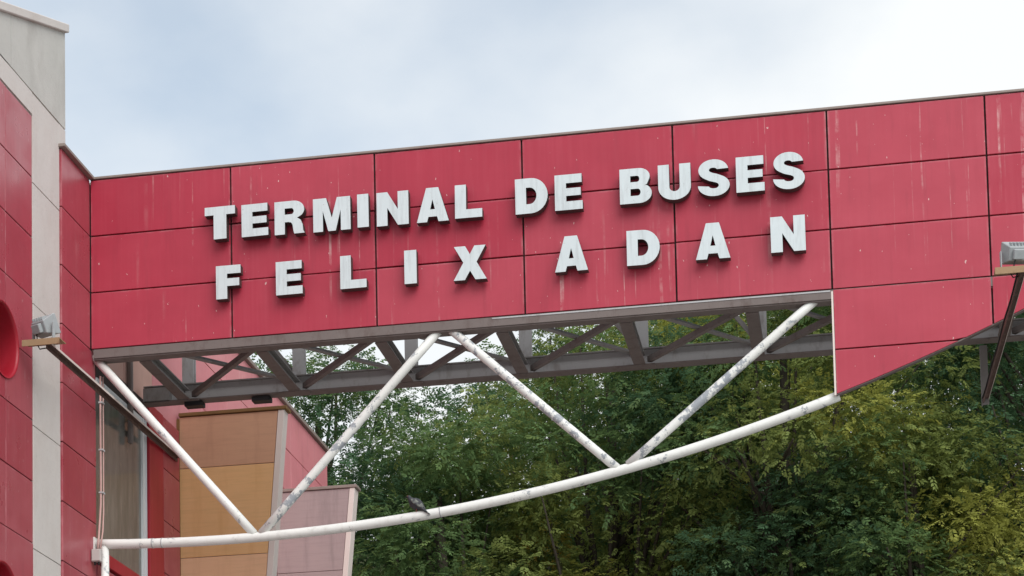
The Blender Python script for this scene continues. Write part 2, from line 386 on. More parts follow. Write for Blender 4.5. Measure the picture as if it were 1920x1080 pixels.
# rear truss
YR = 1.52
g = MB()
zc0 = ZB - 0.115
g.box(0.05, XR, YR - 0.01, YR + 0.002, zc0 + 0.014, zc0 + 0.185)           # web, facing the street
rear = g.build('rear_chord', 'steel_pale', bridge)
MB().box(0.05, XR, YR - 0.075, YR + 0.075, zc0, zc0 + 0.013).build('bottom_flange', 'steel_brown', rear)
MB().box(0.05, XR, YR - 0.05, YR + 0.075, zc0 + 0.186, zc0 + 0.198).build('top_flange', 'steel', rear)
MB().box(0.06, 0.36, YR - 0.09, YR - 0.011, zc0 + 0.016, zc0 + 0.16).build('end_shoe', 'steel', rear)
MB().section((0.05, YR, ZT - 0.1), (XR, YR, ZT - 0.1), I_PROF(0.12, 0.18)).build('rear_top_chord', 'steel', bridge)
NX_ = [0.53 + 1.248 * i for i in range(9)]
for i, x in enumerate(NX_):
    MB().section((x + 0.02, YR + 0.02, zc0 + 0.2), (x + 0.02, YR + 0.02, ZT - 0.2), I_PROF(0.13, 0.09), (0, 1, 0)).build('rear_post', 'steel_pale', rear)
    # cross beam: brown channel with a pale web, dark toe
    b = MB().section((x, 0.155, ZB - 0.055), (x, YR - 0.08, ZB - 0.055), I_PROF(0.115, 0.105)).build('cross_beam', 'steel', bridge)
    MB().section((x, 0.155, ZB - 0.1135), (x, YR - 0.08, ZB - 0.1135), RECT(0.125, 0.008)).build('flange_plate', 'steel_brown', b)
    MB().box(x - 0.14, x + 0.16, YR - 0.12, YR - 0.012, zc0 - 0.011, zc0 - 0.001).build('gusset', 'steel_brown', bridge)
    if i < len(NX_) - 1:
        x2 = NX_[i + 1]
        MB().section((x2 - 0.10, 0.155, ZB - 0.085), (x + 0.08, YR - 0.08, ZB - 0.085), L_PROF(0.05, 0.06, 0.01)).build('brace', 'steel_brown', bridge)
        MB().section((x + 0.10, 0.155, ZB - 0.005), (x2 - 0.07, YR - 0.08, ZB - 0.005), L_PROF(0.06, 0.05, 0.01)).build('brace', 'steel', bridge)
        MB().section((x + 0.1, YR + 0.06, ZT - 0.25), (x2 - 0.06, YR + 0.06, zc0 + 0.22), L_PROF(0.05, 0.05, 0.01)).build('rear_diagonal', 'steel', rear)
for x in (0.62, 1.38):
    MB().box(x - 0.1, x + 0.1, YR - 0.06, YR + 0.06, zc0 - 0.06, zc0 - 0.012).build('bearing_pad', 'black', rear)
# white tubular arch and its struts
YT = 0.10; TR = 0.049
xs = [0.0 + 7.59 * k / 40 for k in range(41)]
arch = MB().tube([(x, YT, arc_z(x)) for x in xs], TR, 18).build('arch_tube', 'white', bridge)
for a, b, mt in (((0.0, ZB - 0.045), (1.695, arc_z(1.695) + 0.03), 'white'), ((3.655, ZB - 0.06), (1.765, arc_z(1.765) + 0.03), 'white_peel'),
                 ((3.755, ZB - 0.06), (5.405, arc_z(5.405) + 0.03), 'white_peel'), ((7.455, ZB - 0.02), (5.515, arc_z(5.515) + 0.03), 'white_peel')):
    A = Vector((a[0], YT - 0.03 if a[0] > 1 else YT, a[1])); B = Vector((b[0], YT, b[1]))
    o = MB().tube([A + (B - A) * k / 6 for k in range(7)], 0.0445, 16).build('strut', mt, arch)
for x in (0.62, 0.72, 3.62):
    t = Vector((1, 0, (arc_z(x + .01) - arc_z(x - .01)) / .02)).normalized(); c = Vector((x, YT, arc_z(x)))
    MB().tube([c - t * 0.006, c + t * 0.006], TR + 0.003, 18).build('weld_ring', 'steel_pale', arch)
MB().tube([(0.105, YT, arc_z(0.1) - 0.02), (0.105, YT, 6.6), (0.105, YT, 5.6)], 0.042, 14).build('support_tube', 'white_peel', bridge)
MB().box(0.002, 0.016, YT - 0.06, YT + 0.06, arc_z(0) - 0.07, arc_z(0) + 0.06).build('end_plate', 'white', arch)
# support at the far end of the bridge
MB().box(XR - 0.02, XR + 0.6, -0.05, YR + 0.15, 0, ZT + 0.03).build('end_pier', 'concrete', bridge, bevel=0.01)

# ------------------------------------------------------------------ lettering
def arc_pts(cx, cy, rx, ry, a0, a1, n=12):
    return [(cx + rx * math.cos(R(a0 + (a1 - a0) * k / n)), cy + ry * math.sin(R(a0 + (a1 - a0) * k / n))) for k in range(n + 1)]
def s_glyph():
    pts = []
    w, t = 1.0, 0.0
    # outer spine offset on both sides of a double curve (unit box)
    top_o = arc_pts(0.50, 0.70, 0.46, 0.30, 8, 90, 8) + arc_pts(0.48, 0.715, 0.455, 0.285, 90, 235, 12)
    mid_o = [(0.36, 0.42), (0.55, 0.372)]
    low_i = arc_pts(0.53, 0.288, 0.125, 0.078, 62, -90, 9) + arc_pts(0.50, 0.275, 0.155, 0.065, -90, -172, 6)
    end_l = [(0.0, 0.30)]
    low_o = arc_pts(0.50, 0.30, 0.50, 0.30, 180, 270, 8)[1:] + arc_pts(0.52, 0.29, 0.475, 0.29, 270, 415, 12)
    mid_i = [(0.63, 0.59), (0.46, 0.635)]
    top_i = arc_pts(0.46, 0.712, 0.105, 0.062, 235, 90, 8) + arc_pts(0.48, 0.715, 0.125, 0.060, 90, 12, 5)
    end_r = [(0.965, 0.735)]
    return [top_o + mid_o + low_i + end_l + low_o + mid_i + top_i + end_r]
V = 0.30
def glyph(ch):
    s = {'I': 1, 'E': 0.41, 'F': 0.45, 'L': 0.41, 'T': 0.42}.get(ch, 0.31)
    if ch == 'I': return [[(0, 0), (1, 0), (1, 1), (0, 1)]]
    if ch == 'T': return [[(0.5-s/2, 0), (0.5+s/2, 0), (0.5+s/2, 0.745), (1, 0.745), (1, 1), (0, 1), (0, 0.745), (0.5-s/2, 0.745)]]
    if ch == 'L': return [[(0, 0), (1, 0), (1, 0.255), (s, 0.255), (s, 1), (0, 1)]]
    if ch == 'E': return [[(0, 0), (1, 0), (1, 0.24), (s, 0.24), (s, 0.395), (0.94, 0.395), (0.94, 0.61), (s, 0.61), (s, 0.755), (0.98, 0.755), (0.98, 1), (0, 1)]]
    if ch == 'F': return [[(0, 0), (s, 0), (s, 0.38), (0.94, 0.38), (0.94, 0.61), (s, 0.61), (s, 0.75), (1, 0.75), (1, 1), (0, 1)]]
    if ch == 'N': return [[(0, 0), (0.335, 0), (0.335, 0.53), (0.66, 0), (1, 0), (1, 1), (0.665, 1), (0.665, 0.47), (0.34, 1), (0, 1)]]
    if ch == 'M': return [[(0, 0), (0.26, 0), (0.26, 0.62), (0.40, 0), (0.60, 0), (0.74, 0.62), (0.74, 0), (1, 0), (1, 1), (0.645, 1), (0.5, 0.40), (0.355, 1), (0, 1)]]
    if ch == 'A': return [[(0, 0), (0.32, 0), (0.365, 0.15), (0.635, 0.15), (0.68, 0), (1, 0), (0.69, 1), (0.31, 1)], [(0.425, 0.365), (0.5, 0.655), (0.575, 0.365)]]
    if ch == 'X': return [[(0, 0), (0.34, 0), (0.5, 0.27), (0.66, 0), (1, 0), (0.70, 0.515), (0.98, 1), (0.64, 1), (0.5, 0.755), (0.36, 1), (0.02, 1), (0.30, 0.515)]]
    if ch == 'D': return [[(0, 0), (0.48, 0)] + arc_pts(0.48, 0.5, 0.52, 0.5, -90, 90, 16)[1:-1] + [(0.48, 1), (0, 1)],
                          [(0.335, 0.265), (0.335, 0.735), (0.44, 0.735)] + arc_pts(0.44, 0.5, 0.215, 0.235, 90, -90, 12)[1:-1] + [(0.44, 0.265)]]
    if ch == 'B': return [[(0, 0), (0.62, 0)] + arc_pts(0.62, 0.275, 0.38, 0.275, -90, 62, 11)[1:] + [(0.85, 0.53)] + arc_pts(0.60, 0.755, 0.345, 0.245, -35, 90, 10)[1:-1] + [(0.60, 1), (0, 1)],
                          [(0.335, 0.215), (0.335, 0.415), (0.56, 0.415)] + arc_pts(0.56, 0.315, 0.09, 0.10, 90, -90, 8)[1:-1] + [(0.56, 0.215)],
                          [(0.335, 0.61), (0.335, 0.785), (0.54, 0.785)] + arc_pts(0.54, 0.6975, 0.08, 0.0875, 90, -90, 8)[1:-1] + [(0.54, 0.61)]]
    if ch == 'R': return [[(0, 0), (0.335, 0), (0.335, 0.365), (0.46, 0.365), (0.545, 0.345), (0.59, 0.27), (0.61, 0.12), (0.645, 0), (0.99, 0), (0.94, 0.08), (0.92, 0.26), (0.86, 0.40), (0.74, 0.475)] +
                          arc_pts(0.62, 0.73, 0.36, 0.27, -55, 90, 12)[1:-1] + [(0.62, 1), (0, 1)],
                          [(0.335, 0.595), (0.335, 0.78), (0.55, 0.78)] + arc_pts(0.55, 0.6875, 0.085, 0.0925, 90, -90, 8)[1:-1] + [(0.55, 0.595)]]
    if ch == 'U': return [[(0, 1), (0, 0.36)] + arc_pts(0.5, 0.36, 0.5, 0.36, 180, 360, 20)[1:-1] + [(1, 0.36), (1, 1), (0.66, 1), (0.66, 0.37)] + arc_pts(0.5, 0.37, 0.16, 0.13, 0, -180, 10)[1:-1] + [(0.34, 0.37), (0.34, 1)]]
    if ch == 'S': return s_glyph()
def letter(ch, x0, x1, z0, z1, parent):
    cu = bpy.data.curves.new('letter', 'CURVE'); cu.dimensions = '2D'; cu.fill_mode = 'BOTH'
    w, h = x1 - x0, z1 - z0; d = 0.088
    cu.extrude = d / 2
    for ring in glyph(ch):
        sp = cu.splines.new('POLY'); sp.points.add(len(ring) - 1); sp.use_cyclic_u = True
        for p, (a, b) in zip(sp.points, ring): p.co = ((a - 0.5) * w, (b - 0.5) * h, 0, 1)
    tmp = bpy.data.objects.new('letter_curve', cu); COL.objects.link(tmp)
    dg = bpy.context.evaluated_depsgraph_get(); dg.update()
    me = bpy.data.meshes.new_from_object(tmp.evaluated_get(dg))
    bpy.data.objects.remove(tmp); bpy.data.curves.remove(cu)
    # stand the glyph up: x stays, y -> z, z -> -y
    me.transform(Matrix(((1, 0, 0, 0), (0, 0, -1, 0), (0, 1, 0, 0), (0, 0, 0, 1))))
    bm = bmesh.new(); bm.from_mesh(me); bmesh.ops.remove_doubles(bm, verts=bm.verts, dist=1e-5)
    bmesh.ops.recalc_face_normals(bm, faces=bm.faces); bm.to_mesh(me); bm.free()
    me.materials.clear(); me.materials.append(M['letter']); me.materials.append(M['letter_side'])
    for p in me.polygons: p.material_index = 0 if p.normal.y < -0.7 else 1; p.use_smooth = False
    me.name = 'letter'
    o = bpy.data.objects.new('letter', me); o.location = ((x0 + x1) / 2, -0.076 + jig(0.004), (z0 + z1) / 2)
    o.rotation_euler = (jig(0.012), jig(0.006), jig(0.012)); COL.objects.link(o); WL[o.name] = Vector(o.location)
    adopt(o, parent); o['label'] = 'white block letter ' + ch
    return o
top_line = [('T',1.272,1.593,10.213,10.554),('E',1.661,1.941,10.209,10.546),('R',2.008,2.326,10.198,10.543),('M',2.409,2.796,10.195,10.540),('I',2.868,2.984,10.202,10.545),('N',3.067,3.395,10.197,10.544),
 ('A',3.478,3.804,10.193,10.545),('L',3.870,4.146,10.201,10.545),('D',4.481,4.807,10.190,10.550),('E',4.878,5.154,10.195,10.555),('B',5.526,5.842,10.196,10.552),('U',5.906,6.226,10.199,10.560),('S',6.295,6.607,10.203,10.572),('E',6.670,6.944,10.212,10.568),('S',7.028,7.336,10.200,10.574)]
low_line = [('F',1.384,1.643,9.585,9.930),('E',2.012,2.289,9.576,9.920),('L',2.683,2.952,9.580,9.922),('I',3.341,3.466,9.580,9.923),('X',3.842,4.176,9.567,9.915),('A',4.863,5.192,9.569,9.926),
 ('D',5.579,5.904,9.570,9.924),('A',6.256,6.593,9.570,9.932),('N',6.987,7.321,9.578,9.935)]
sg = empty('sign_lettering', (4.3, -0.03, 10.2), 'white block letters reading TERMINAL DE BUSES on the red bridge', 'lettering', 'lines of letters on the bridge')
for a in top_line: letter(*a, sg)
sg2 = empty('sign_lettering', (4.35, -0.03, 9.575), 'widely spaced white block letters reading FELIX ADAN, lower line', 'lettering', 'lines of letters on the bridge')
for a in low_line: letter(*a, sg2)

# ------------------------------------------------------------------ the terminal building on the left
bld = empty('terminal_building', (-3, 2, 0), 'red clad terminal building with concrete pillar and round openings on the left', 'building')
core = MB().box(-7, -0.06, -0.62, 9.76, 0, ZT - 0.03).build('wall', 'render', bld)
# concrete tower with a raking top; a recess holds the red panels
YC = -0.62
tz = lambda y: 12.34 + (y - YC) * 0.369
YP0, YP1 = -1.482, -0.79                 # pillar
poly = [(YC, 0), (YC, tz(YC)), (-6.5, tz(-6.5)), (-6.5, 11.036), (YP0, 11.036), (YP0, 0)]
tower = MB().prism(poly, -0.35, -0.034, 'x').build('tower_wall', 'concrete', bld)
poly = [(YC, 0), (YC, tz(YC) - 0.02), (-6.5, tz(-6.5) - 0.02), (-6.5, 0)]
MB().prism(poly, -7, -0.352, 'x').build('tower_core', 'concrete', bld)
MB().prism([(YC + 0.03, tz(YC) - 0.035), (YC + 0.03, tz(YC) + 0.055), (-6.55, tz(-6.55) + 0.055), (-6.55, tz(-6.55) - 0.035)], -7.05, 0.015, 'x').build('tower_coping', 'pillar', tower, bevel=0.008)
# facing slabs of the pillar with joints, and the upper slabs above the groove
zz = [11.27 - 0.9 * k for k in range(0, 9)]
zz = [11.262] + [ZT - 0.05 - RH * k for k in (1, 3, 5, 7, 9)]
for a, b in zip(zz[:-1], zz[1:]):
    MB().box(-0.033, -0.020 + jig(0.001), YP0 + 0.004, YP1 - 0.004, b + 0.004, a - 0.004).build('slab', 'pillar', tower, bevel=0.002)
ys = [YC - 0.002, -2.0, -3.6, -5.2, -6.49]
for a, b in zip(ys[:-1], ys[1:]):
    MB().prism([(a - 0.003, 11.278), (a - 0.003, tz(a) - 0.045), (b + 0.003, tz(b) - 0.045), (b + 0.003, 11.278)], -0.033, -0.020, 'x').build('slab', 'concrete', tower)
MB().box(-0.033, -0.020, -6.49, YP0 - 0.004, 11.045, 11.266).build('slab', 'pillar', tower, bevel=0.002)
MB().box(-0.033, -0.0205, YP1 - 0.001, YC - 0.003, ZT + 0.04, 11.266).build('slab', 'pillar', tower, bevel=0.002)
# red strip between the pillar and the bridge
YS1 = 0.14
strip_back = MB().box(-0.058, -0.029, YP1 + 0.02, YS1 - 0.01, 3.0, ZT - 0.01).build('strip_backing', 'backing', bld)
def wall_panel(y0, y1, z0, z1, x1, mt, parent, th=0.028):
    return MB().box(x1 - th, x1 + jig(0.0015), y0 + 0.0055, y1 - 0.0055, z0 + 0.0055, z1 - 0.0055).build('panel', mt, parent, bevel=0.0025)
for k in range(12):
    z1 = ZT - RH * k
    y1 = -0.002 if k < 3 else YS1
    wall_panel(YP1, y1, z1 - RH, z1, 0.0, 'panel_wall', strip_back)
MB().box(-0.05, 0.05, YP1 - 0.03, -0.001, ZT + 0.002, ZT + 0.035).build('coping', 'coping', bld, bevel=0.004)
# red panels left of the pillar, with round openings cut where four panels meet
XW = -0.024
CY, CR = -2.195, 0.352
centres = [8.566, 6.11]
g = MB(); zt_ = 11.034
for cz in centres:
    g.box(-0.34, -0.06, -6.49, YP0 - 0.002, cz + CR, zt_)
    g.box(-0.34, -0.06, -6.49, CY - CR, cz - CR, cz + CR); g.box(-0.34, -0.06, CY + CR, YP0 - 0.002, cz - CR, cz + CR); zt_ = cz - CR
g.box(-0.34, -0.06, -6.49, YP0 - 0.002, 3.0, zt_)
rec = g.build('recess_wall', 'backing', bld)
cols = [YP0 - 0.004, -2.13, -3.64, -5.15, -6.48]
rows = [11.03] + [ZT - RH * k for k in range(1, 12)]
for a, b in zip(cols[:-1], cols[1:]):
    for z1, z0 in zip(rows[:-1], rows[1:]):
        y0, y1, c0, c1 = b + 0.0055, a - 0.0055, z0 + 0.0055, z1 - 0.0055
        hit = None
        for cz in centres:
            for (py_, pz_) in ((y0, c0), (y0, c1), (y1, c0), (y1, c1)):
                if (py_ - CY) ** 2 + (pz_ - cz) ** 2 < CR ** 2: hit = (cz, py_, pz_)
        if not hit: wall_panel(b, a, z0, z1, XW, 'panel_wall', rec); continue
        cz, py_, pz_ = hit
        oy = y1 if py_ == y0 else y0; oz = c1 if pz_ == c0 else c0
        zi = cz + math.copysign(math.sqrt(CR ** 2 - (py_ - CY) ** 2), oz - pz_)
        yi = CY + math.copysign(math.sqrt(CR ** 2 - (pz_ - cz) ** 2), oy - py_)
        a0 = math.atan2(pz_ - cz, yi - CY); a1 = math.atan2(zi - cz, py_ - CY)
        while a1 - a0 > math.pi: a1 -= 2 * math.pi
        while a1 - a0 < -math.pi: a1 += 2 * math.pi
        ring = [(oy, pz_)] + [(CY + CR * math.cos(a0 + (a1 - a0) * k / 16), cz + CR * math.sin(a0 + (a1 - a0) * k / 16)) for k in range(17)] + [(py_, oz), (oy, oz)]
        MB().prism(ring, XW - 0.028, XW + jig(0.001), 'x').build('panel', 'panel_wall', rec)
for cz in centres:
    n = 48; vs = []; fs = []
    for (xx, rr) in ((XW + 0.012, CR + 0.006), (XW + 0.012, CR - 0.012), (XW - 0.02, CR - 0.012), (-0.32, CR - 0.012)):
        vs += [(xx, CY + rr * math.cos(2 * math.pi * k / n), cz + rr * math.sin(2 * math.pi * k / n)) for k in range(n)]
    for r_ in range(3): fs += [(r_ * n + k, r_ * n + (k + 1) % n, (r_ + 1) * n + (k + 1) % n, (r_ + 1) * n + k) for k in range(n)]
    g = MB(); g.add(vs, fs, True); ow = g.build('round_opening', 'deep_red', rec)
    g = MB(); g.add([(-0.318, CY + (CR - 0.012) * math.cos(2 * math.pi * k / n), cz + (CR - 0.012) * math.sin(2 * math.pi * k / n)) for k in range(n)], [tuple(range(n))]); g.build('pane', 'glass', ow)
# glazed bay behind the bridge, then deep red jambs
win = MB()
wz0, wz1, wy0, wy1 = 7.17, 8.98, 0.17, 1.70
win.box(-0.058, 0.004, wy1 - 0.05, wy1, wz0, wz1); win.box(-0.058, 0.004, wy1 - 0.13, wy1 - 0.075, wz0, wz1)
win.box(-0.058, -0.01, wy1 - 0.0748, wy1 - 0.0502, wz0, wz1)
win.box(-0.058, 0.0, wy0, wy1 - 0.131, wz1 - 0.05, wz1)
window = win.build('window', 'frame', bld)
MB().box(-0.052, -0.022, wy0, wy1 - 0.131, wz0, wz1 - 0.051).build('pane', 'glass', window)
MB().box(-0.058, 0.03, YS1 + 0.01, wy1 + 0.05, wz0 - 0.14, wz0 - 0.002).build('sill', 'deep_red', window, bevel=0.004)
for k in range(2): MB().box(-0.058, 0.012, YS1 + 0.01, wy1, wz0 - 0.76 - 0.6 * k, wz0 - 0.17 - 0.6 * k).build('panel', 'panel_wall', bld, bevel=0.003)
MB().box(-0.058, 0.03, wy1 + 0.012, 2.19, 5.6, 9.20).build('jamb', 'deep_red', bld, bevel=0.006)
for k in range(6):
    z1 = ZB - 0.015 - RH * k; wall_panel(2.21, 2.78, z1 - RH, z1, 0.022, 'panel_wall', core)
MB().box(-0.058, 0.002, YS1 + 0.01, wy1 + 0.005, wz1 + 0.002, ZB - 0.02).build('recess_block', 'backing', bld)  # flush near-black block in place of the dark recess above the window
# faded upper cladding that runs back to the end of the building
ycols = [0.11, 1.02, 1.95, 3.25, 4.75, 6.25, 7.75, 9.78]
for ci, (a, b) in enumerate(zip(ycols[:-1], ycols[1:])):
    for k in range(3):
        z1 = ZT - 0.03 - RH * k
        wall_panel(a, b, z1 - RH, z1, -0.012, 'panel_beige' if ci < 2 else 'panel_pink', core)
    if a >= 3.2:
        for k in range(3, 8):
            z1 = ZT - 0.03 - RH * k; wall_panel(a, b, z1 - RH, z1, -0.012, 'panel_pink', core)
MB().box(-7.05, 0.03, 0.115, 9.82, ZT - 0.028, ZT + 0.03).build('roof_coping', 'coping', bld, bevel=0.006)
MB().box(0.0, 0.055, 1.08, 1.14, 8.55, ZT - 0.2).build('downpipe', 'steel_brown', bld, bevel=0.012)
# two boarded fins that taper towards the ground
def fin(y0, th, ztop, xtop, slope, zs, mats, trim, cap, label):
    xe = lambda z: xtop - (ztop - z) * slope
    f = MB().prism([(0.012, zs[-1]), (xe(zs[-1]) - 0.05, zs[-1]), (xe(ztop) - 0.05, ztop - 0.012), (0.012, ztop - 0.012)], y0 + 0.02, y0 + th - 0.02).build('fin', trim, bld)
    f['label'] = label
    for a, b, mt in zip(zs[:-1], zs[1:], mats):
        MB().prism([(0.012, b + 0.004), (xe(b) - 0.078, b + 0.004), (xe(a) - 0.078, a - 0.004), (0.012, a - 0.004)], y0, y0 + 0.019).build('board', mt, f, bevel=0.002)
    MB().prism([(xe(zs[-1]) - 0.072, zs[-1]), (xe(zs[-1]), zs[-1]), (xe(ztop), ztop - 0.01), (xe(ztop) - 0.072, ztop - 0.01)], y0 - 0.006, y0 + th).build('edge_trim', trim, f, bevel=0.003)
    MB().box(0.012, xtop + 0.03, y0 - 0.02, y0 + th + 0.02, ztop - 0.008, ztop + 0.034).build('cap', cap, f, bevel=0.005)
fin(2.80, 0.16, 9.375, 1.275, 0.084, [9.365, 8.752, 7.70, 6.6], ['board_brown', 'board_ochre', 'board_peach'], 'trim', 'cap', 'tapered fin of brown and ochre boards')
fin(6.90, 0.2, 9.60, 1.10, 0.097, [9.59, 9.02, 8.48, 7.6], ['board_mauve', 'board_mauve', 'board_mauve'], 'trim', 'coping', 'tapered fin of mauve stained boards')
MB().box(-0.03, 0.02, 2.785, 2.799, 6.5, 9.34).build('corner_trim', 'cap', bld)

# ------------------------------------------------------------------ floodlights on long arms
def floodlight(base, arm_end, yaw, tilt, label, hanger=None, flip=1):
    b = Vector(base)
    root = empty('floodlight', base, label, 'floodlight', 'floodlights in front of the bridge')
    # plate: rusty angle that carries the lamp
    g = MB(); g.box(b.x - 0.185, b.x + 0.185, b.y - 0.07, b.y + 0.09, b.z - 0.004, b.z + 0.005)
    g.box(b.x - 0.185, b.x + 0.185, b.y - 0.078, b.y - 0.0705, b.z - 0.055, b.z + 0.005)
    g.build('mounting_plate', 'rust', root)
    # arm: an angle iron running back to the structure
    e = Vector(arm_end); s = b + Vector((0.05, 0, -0.012))
    MB().section(s, e, [(-0.028, 0), (0.028, 0), (0.028, -0.008), (-0.020, -0.008), (-0.020, -0.055), (-0.028, -0.055)]).build('arm', 'arm', root)
    MB().section(s + Vector((0.029, 0, -0.009)), e + Vector((0.029, 0, -0.009)), RECT(0.004, 0.022)).build('arm_edge', 'trim', root)
    d = (e - s); MB().tube([s + Vector((-0.035, 0.02, 0.0)) + d * t + Vector((0, 0, 0.004 - 0.02 * math.sin(t * 9) ** 2)) for t in [k / 16 for k in range(17)]], 0.007, 6).build('cable', 'black', root)
    mt = Matrix.Translation(b + Vector((0.005, 0.0, 0.145))) @ Matrix.Rotation(yaw, 4, 'Z') @ Matrix.Rotation(tilt, 4, 'X')
    w, h, dp = 0.118, 0.095, 0.075
    g = MB()
    g.add([(-w*.66, -dp, -h*.62), (w*.66, -dp, -h*.62), (w*.66, -dp, h*.62), (-w*.66, -dp, h*.62), (-w, dp*.5, -h), (w, dp*.5, -h), (w, dp*.5, h), (-w, dp*.5, h), (-w, dp, -h), (w, dp, -h), (w, dp, h), (-w, dp, h)],
          [(0, 1, 2, 3), (0, 4, 5, 1), (1, 5, 6, 2), (2, 6, 7, 3), (3, 7, 4, 0), (4, 8, 9, 5), (5, 9, 10, 6), (6, 10, 11, 7), (7, 11, 8, 4), (8, 11, 10, 9)], False, mt)
    hs = g.build('housing', 'lamp', root, bevel=0.006)
    MB().box(-0.05, 0.05, -dp - 0.05, -dp - 0.001, -0.045, 0.04, mt).build('control_box', 'lamp', hs, bevel=0.006)
    MB().box(-w * .92, w * .92, dp + 0.001, dp + 0.005, -h * .9, h * .9, mt).build('lens', 'lamp_glass', hs)
    for k in (-2, -1, 0, 1, 2): MB().box(k * 0.03 - 0.003, k * 0.03 + 0.003, -dp + 0.01, dp * 0.3, h * 0.62, h * 0.98, mt).build('fin', 'lamp', hs)
    g = MB()
    my = Matrix.Translation(b) @ Matrix.Rotation(yaw, 4, 'Z')
    g.box(-w - 0.02, w + 0.02, -0.018, 0.018, 0.006, 0.014, my); 
    for sx in (-1, 1): g.box(sx * (w + 0.014) - 0.004, sx * (w + 0.014) + 0.004, -0.018, 0.018, 0.0145, 0.16, my)
    g.build('yoke', 'lamp', root)
    MB().tube([mt @ Vector((-0.03, -dp - 0.02, -0.045)), mt @ Vector((-0.04, -dp - 0.03, -0.10)), b + Vector((-0.06, -0.02, -0.02)), b + Vector((-0.03, -0.02, -0.075)), b + Vector((0.03, 0.05, -0.04))], 0.006, 7).build('cable', 'black', root)
    for sx in (-0.13, 0.13): MB().tube([b + Vector((sx, 0.02, 0.005)), b + Vector((sx, 0.02, 0.016))], 0.012, 6).build('bolt', 'rust', root)
    if hanger: MB().section(Vector(hanger[0]), Vector(hanger[1]), L_PROF(0.075, 0.06, 0.012), (0, 1, 0)).build('hanger', 'steel', root)
floodlight((0.215, -1.80, 8.655), (0.06, 2.66, 8.85), R(-24), R(26), 'grey floodlight on rusty plate in front of the concrete pillar')
floodlight((9.165, -1.80, 8.585), (9.07, 1.62, 8.53), R(12), R(24), 'grey floodlight on rusty plate at the right edge', ((9.03, 1.60, 9.085), (9.03, 1.60, 8.46)))

# ------------------------------------------------------------------ conduits and junction box at the building corner
cd = empty('conduit_pipe', (0.05, 0.16, 7.1), 'thin pinkish conduit running up the building corner to the arm', 'conduit')
MB().tube([(0.045, 0.155, 8.98), (0.043, 0.155, 8.4), (0.045, 0.155, 7.85), (0.043, 0.152, 7.62), (0.05, 0.10, 7.42), (0.065, 0.03, 7.25), (0.07, -0.01, 7.12)], 0.011, 8).build('pipe', 'conduit', cd)
MB().tube([(0.06, 0.19, 8.98), (0.062, 0.19, 8.4), (0.06, 0.19, 7.9), (0.063, 0.18, 7.55), (0.09, 0.08, 7.32), (0.095, -0.005, 7.12)], 0.008, 8).build('pipe', 'conduit', cd)
for z in (8.7, 8.2, 7.75): MB().box(0.027, 0.072, 0.138, 0.205, z - 0.008, z + 0.008).build('clip', 'steel_pale', cd)
jb = MB().box(0.005, 0.105, -0.03, 0.035, 6.985, 7.115).build('junction_box', 'box', None, 'small grey junction box below the left end of the white arch', 'junction box', bevel=0.006)
MB().box(0.012, 0.098, -0.037, -0.031, 6.992, 7.108).build('lid', 'box', jb, bevel=0.002)
for x in (0.035, 0.075): MB().tube([(x, 0.0, 6.984), (x, 0.0, 6.955)], 0.012, 8).build('gland', 'black', jb)

# ------------------------------------------------------------------ pigeon on the arch tube
bx = 3.385; bz = arc_z(bx) + TR
pg = empty('pigeon', (bx, YT, bz), 'dark slate pigeon perched on the white arch tube', 'pigeon')
sp = [((0.115, -0.035, -0.015), 0.010, 0.020), ((0.075, -0.022, 0.022), 0.017, 0.030), ((0.035, -0.012, 0.066), 0.050, 0.050), ((-0.005, 0.0, 0.098), 0.068, 0.062),
      ((-0.045, 0.008, 0.128), 0.060, 0.055), ((-0.072, 0.012, 0.158), 0.034, 0.036), ((-0.086, 0.012, 0.180), 0.025, 0.026), ((-0.098, 0.010, 0.196), 0.023, 0.024), ((-0.116, 0.008, 0.196), 0.013, 0.014), ((-0.122, 0.007, 0.194), 0.005, 0.005)]
vs = []; fs = []; n = 14
for i, (c, ra, rb) in enumerate(sp):
    c = Vector(c); a = Vector(sp[max(i - 1, 0)][0]); b = Vector(sp[min(i + 1, len(sp) - 1)][0]); t = (b - a).normalized()
    side = t.cross(Vector((0, 0, 1))).normalized(); upv = side.cross(t)
    vs += [Vector((bx, YT, bz)) + c + side * rb * math.cos(2 * math.pi * k / n) + upv * ra * math.sin(2 * math.pi * k / n) for k in range(n)]
for i in range(len(sp) - 1): fs += [(i * n + k, i * n + (k + 1) % n, (i + 1) * n + (k + 1) % n, (i + 1) * n + k) for k in range(n)]
fs += [tuple(range(n)), tuple(range(len(vs) - n, len(vs)))]
g = MB(); g.add(vs, fs, True); body = g.build('body', 'feather', pg)
P0 = Vector((bx, YT, bz))
def blob(c, rx, ry, rz, rot, name, mt, parent, n=12, mm=8):
    vs = []; fs = []
    Mx = Matrix.Translation(P0 + Vector(c)) @ rot.to_4x4()
    for j in range(mm + 1):
        th = math.pi * j / mm
        for k in range(n): ph = 2 * math.pi * k / n; vs.append(Mx @ Vector((rx * math.cos(th), ry * math.sin(th) * math.cos(ph), rz * math.sin(th) * math.sin(ph))))
    for j in range(mm): fs += [(j * n + k, j * n + (k + 1) % n, (j + 1) * n + (k + 1) % n, (j + 1) * n + k) for k in range(n)]
    g = MB(); g.add(vs, fs, True); return g.build(name, mt, parent)
from mathutils import Euler
for s in (-1, 1): blob((0.015, s * 0.046 - 0.004, 0.092), 0.082, 0.012, 0.036, Euler((s * 0.25, R(38), s * -0.15)).to_matrix(), 'wing', 'wing', pg)
blob((-0.128, 0.006, 0.190), 0.012, 0.004, 0.004, Euler((0, R(-12), 0)).to_matrix(), 'beak', 'black', pg)
